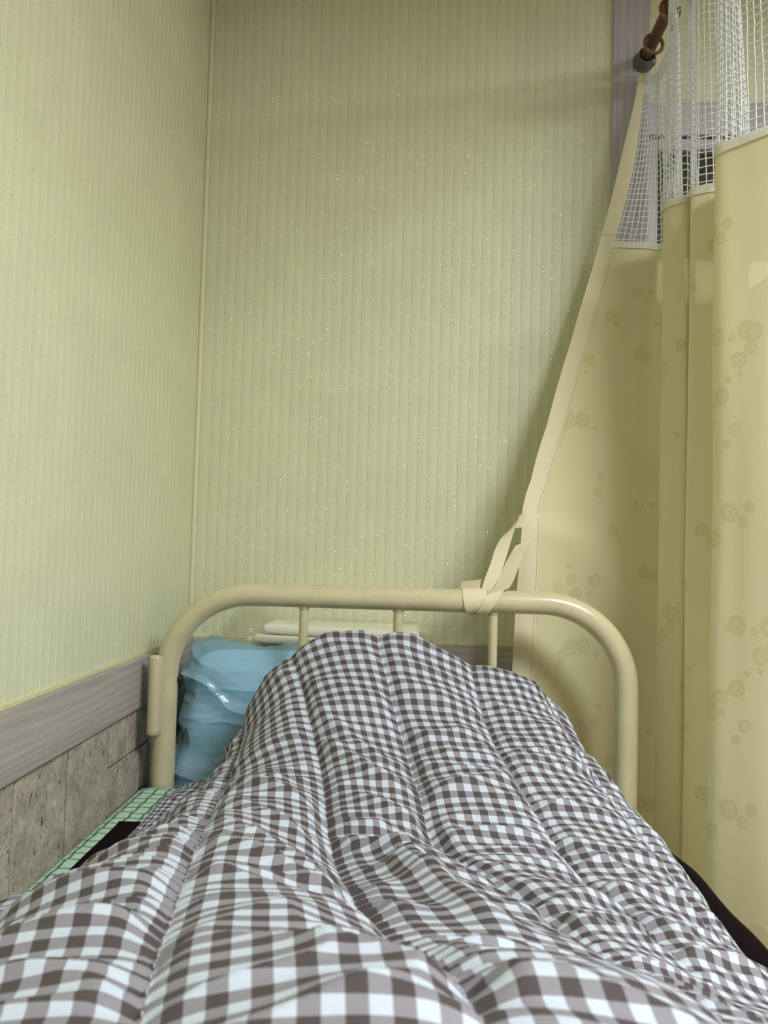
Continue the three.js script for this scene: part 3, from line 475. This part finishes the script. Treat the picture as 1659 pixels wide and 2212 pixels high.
{ // curtain rail on its socket, rings on the rail
  const t = thing('curtain_rod', 'dark brown wooden curtain rod held by a grey wall socket', 'curtain rod');
  const g = new THREE.CylinderGeometry(0.0138, 0.0138, 3.4, 24); { const uv = g.attributes.uv; for (let i = 0; i < uv.count; i++) uv.setXY(i, uv.getX(i) * 0.3, uv.getY(i) * 3); }
  g.rotateX(Math.PI / 2); g.translate(RODX, RODY, ZB + 0.024 + 1.7); part(t, 'pole', g, matRod);
  const s = new THREE.LatheGeometry([[0.0002, 0], [0.026, 0], [0.026, 0.004], [0.0205, 0.006], [0.0205, 0.030], [0.0192, 0.032], [0.0165, 0.032], [0.0162, 0.008], [0.0002, 0.008]].map(p => new THREE.Vector2(...p)), 28); s.rotateX(Math.PI / 2); s.translate(RODX, RODY, ZB + 0.0185); part(t, 'socket', s, matSocket, 'grey plastic wall socket');
}
{
  const spots = [[-1.775, 'first brown curtain ring, nearest the grey wall socket'], [-1.66, 'second brown curtain ring from the wall socket, by the white heading'], [-1.545, 'third brown curtain ring from the wall socket'], [-1.43, 'fourth brown curtain ring from the wall socket']];
  let proto = null;
  for (const [z, label] of spots) {
    let r;
    if (!proto) {
      r = proto = new THREE.Group(); r.name = numbered('curtain_ring');
      const tor = new THREE.TorusGeometry(0.0225, 0.0042, 12, 40); part(r, 'ring', tor, matRing);
      part(r, 'eyelet', new THREE.TorusGeometry(0.004, 0.0011, 8, 16).translate(0, -0.0305, 0), matSteel);
      part(r, 'hook', tubePath([V(0, -0.032, 0), V(0.004, -0.037, 0.002), V(0.002, -0.05, 0.004), V(-0.003, -0.056, 0.004), V(-0.005, -0.05, 0.004)], 0.0009, 24, 6), matSteel);
    } else { r = proto.clone(); r.name = numbered('curtain_ring'); }
    r.position.set(RODX, RODY - 0.0085, z); r.rotation.y = 0.18 + 0.25 * n2(z * 13, 2); r.userData = { label, category: 'ring', group: 'rings on the curtain rod' }; scene.add(r);
  }
}

// ───────────────────────── bags behind the footboard ─────────────────────────
function pillowGeo(n, m, cx, cy, cz, hx, hy, hz, p, crease, share = 0.5) {   // rounded box, evenly meshed, then creased: closed
  const e = 2 / p, norm = (a, b) => { const k = Math.pow(Math.pow(Math.abs(a), e) + Math.pow(Math.abs(b), e), -1 / e); return [a * k, b * k]; };
  const ring = t => { t = ((t % 1) + 1) % 1 * 4; const k = Math.floor(t), f = (t - k) * 2 - 1; return norm(...[[1, f], [-f, 1], [-1, -f], [f, -1]][k]); };
  const cap = (1 - share) / 2, side = v => v < cap ? norm(v / cap, -1) : v > 1 - cap ? norm((1 - v) / cap, 1) : norm(1, (v - cap) / share * 2 - 1);
  return gridGeo(n, m, (u, v) => {
    const [x, z] = ring(u), [r, y] = side(v), q = crease([x * r, y, z * r], u, v); return [cx + hx * q[0], cy + hy * q[1], cz + hz * q[2], u * 3, v * 3];
  });
}
{
  const t = thing('blue_plastic_bag', 'translucent blue plastic bag stuffed with folded bedding behind the footboard', 'bag');
  const back = c => 0.064 * smooth(0.75, 0.3, c[2]) * smooth(0.5, 1, c[1]);
  const lump = c => {                                      // soft folded bedding pressing against the film
    const k = 1 + 0.055 * n2(c[0] * 1.4 + 3, c[1] * 5.5 + c[2]) + 0.03 * n2(c[0] * 3.1 + 8, c[1] * 12 + c[2] * 2) - 0.05 * smooth(0.8, 1, c[1]);
    return [c[0] * k, c[1], c[2] * k];
  };
  part(t, 'bedding', pillowGeo(140, 240, -0.277, 0.451, -1.704, 0.204, 0.448, 0.118, 0.26, c => { const q = lump(c); return [q[0], q[1] - back(c), q[2]]; }, 0.7), matQuilt, 'folded white bedding');
  part(t, 'film', pillowGeo(400, 640, -0.277, 0.457, -1.704, 0.210, 0.455, 0.125, 0.26, (c, u, v) => {
    const w = lump(c), X = c[0] * 0.2, Y = c[1] * 0.455, Z = c[2] * 0.13, q = 0.02 * n2(X / 0.08, Y / 0.08 + Z * 5), a1 = X * 0.85 - Y * 0.5, b1 = Y * 0.85 + X * 0.5 + q, a2 = X * 0.95 - Y * 0.25, b2 = Y * 0.95 + X * 0.25 + q;
    const rg = (k, e) => Math.pow(1 - Math.abs(k), e), on = noise(X / 0.1 + 60, Y / 0.08 + Z * 4);
    const f = 0.016 * rg(n2(a1 / 0.22 + 3, b1 / 0.085 + Z * 5), 4) * smooth(0.25, 0.55, on) + 0.008 * rg(n2(a2 / 0.18 + 20, b2 / 0.055 + Z * 6), 5) + 0.004 * rg(n2(X / 0.05 + 7, Y / 0.03 + Z * 12), 3) + 0.0015 * n2(X / 0.02, Y / 0.012 + Z * 20) + 0.001;
    let y = w[1]; const up = smooth(0.86, 1, c[1]);
    y += up * (0.045 * smooth(-0.35, -0.8, c[0]) + 0.02 * smooth(-0.1, 0.3, c[0]) - 0.025 * Math.exp(-Math.pow((c[0] + 0.2) / 0.18, 2)) + 0.012 * n2(X * 40, Z * 30) + 0.01 * rg(n2(X * 30 + 4, Z * 22), 3));
    y -= back(c); return [w[0] * (1 + f / 0.2), y, w[2] * (1 + f / 0.125)];
  }, 0.72), matFilmBlue, 'crumpled blue film');
}
{
  const t = thing('clear_plastic_package', 'clear plastic bag holding flat cream pads on top of the blue bag', 'package');
  const slab = (x0, x1, y0, y1, z0, z1, tilt) => { const g = new RoundedBoxGeometry(x1 - x0, y1 - y0, z1 - z0, 6, Math.min(0.012, (y1 - y0) * 0.45)); const p = g.attributes.position; for (let i = 0; i < p.count; i++) p.setY(i, p.getY(i) + 0.0025 * n2(p.getX(i) * 26, p.getZ(i) * 30)); g.computeVertexNormals(); g.rotateZ(tilt); g.translate((x0 + x1) / 2, (y0 + y1) / 2, (z0 + z1) / 2); return g; };
  part(t, 'pad', slab(-0.355, 0.016, 0.895, 0.914, -1.84, -1.695, -0.02), matCotton, 'flat cream pad');
  part(t, 'pad', slab(-0.335, 0.014, 0.9145, 0.937, -1.845, -1.70, -0.02), matCotton, 'flat cream pad');
  part(t, 'wrap', pillowGeo(220, 110, -0.185, 0.9165, -1.772, 0.228, 0.0255, 0.092, 0.3, (c) => {
    const X = c[0] * 0.23, Z = c[2] * 0.09, hump = Math.exp(-Math.pow((c[0] + 0.78) / 0.2, 2)) * smooth(0, 1, c[1]), rg = k => { const q = 1 - Math.abs(k); return q * q; };
    const y = c[1] + hump * 1.75 + 0.28 * rg(n2(X / 0.035 + 4, c[1] * 1.5 + Z / 0.04)) * Math.sign(c[1]) * (Math.abs(c[0]) > 0.75 ? 1 : 0.3) + (c[0] > 0.85 ? -0.3 * (c[0] - 0.85) * 6 * c[1] * 0.6 : 0) - c[0] * 0.12;
    return [c[0] * (1 + 0.02 * n2(c[1] * 3, Z * 60)), Math.max(y, -1.0), c[2] * (1 + 0.04 * rg(n2(X / 0.05, c[1] * 2)))];
  }, 0.25), matFilmClear, 'crumpled clear film');
}
renderer.render(scene, camera);
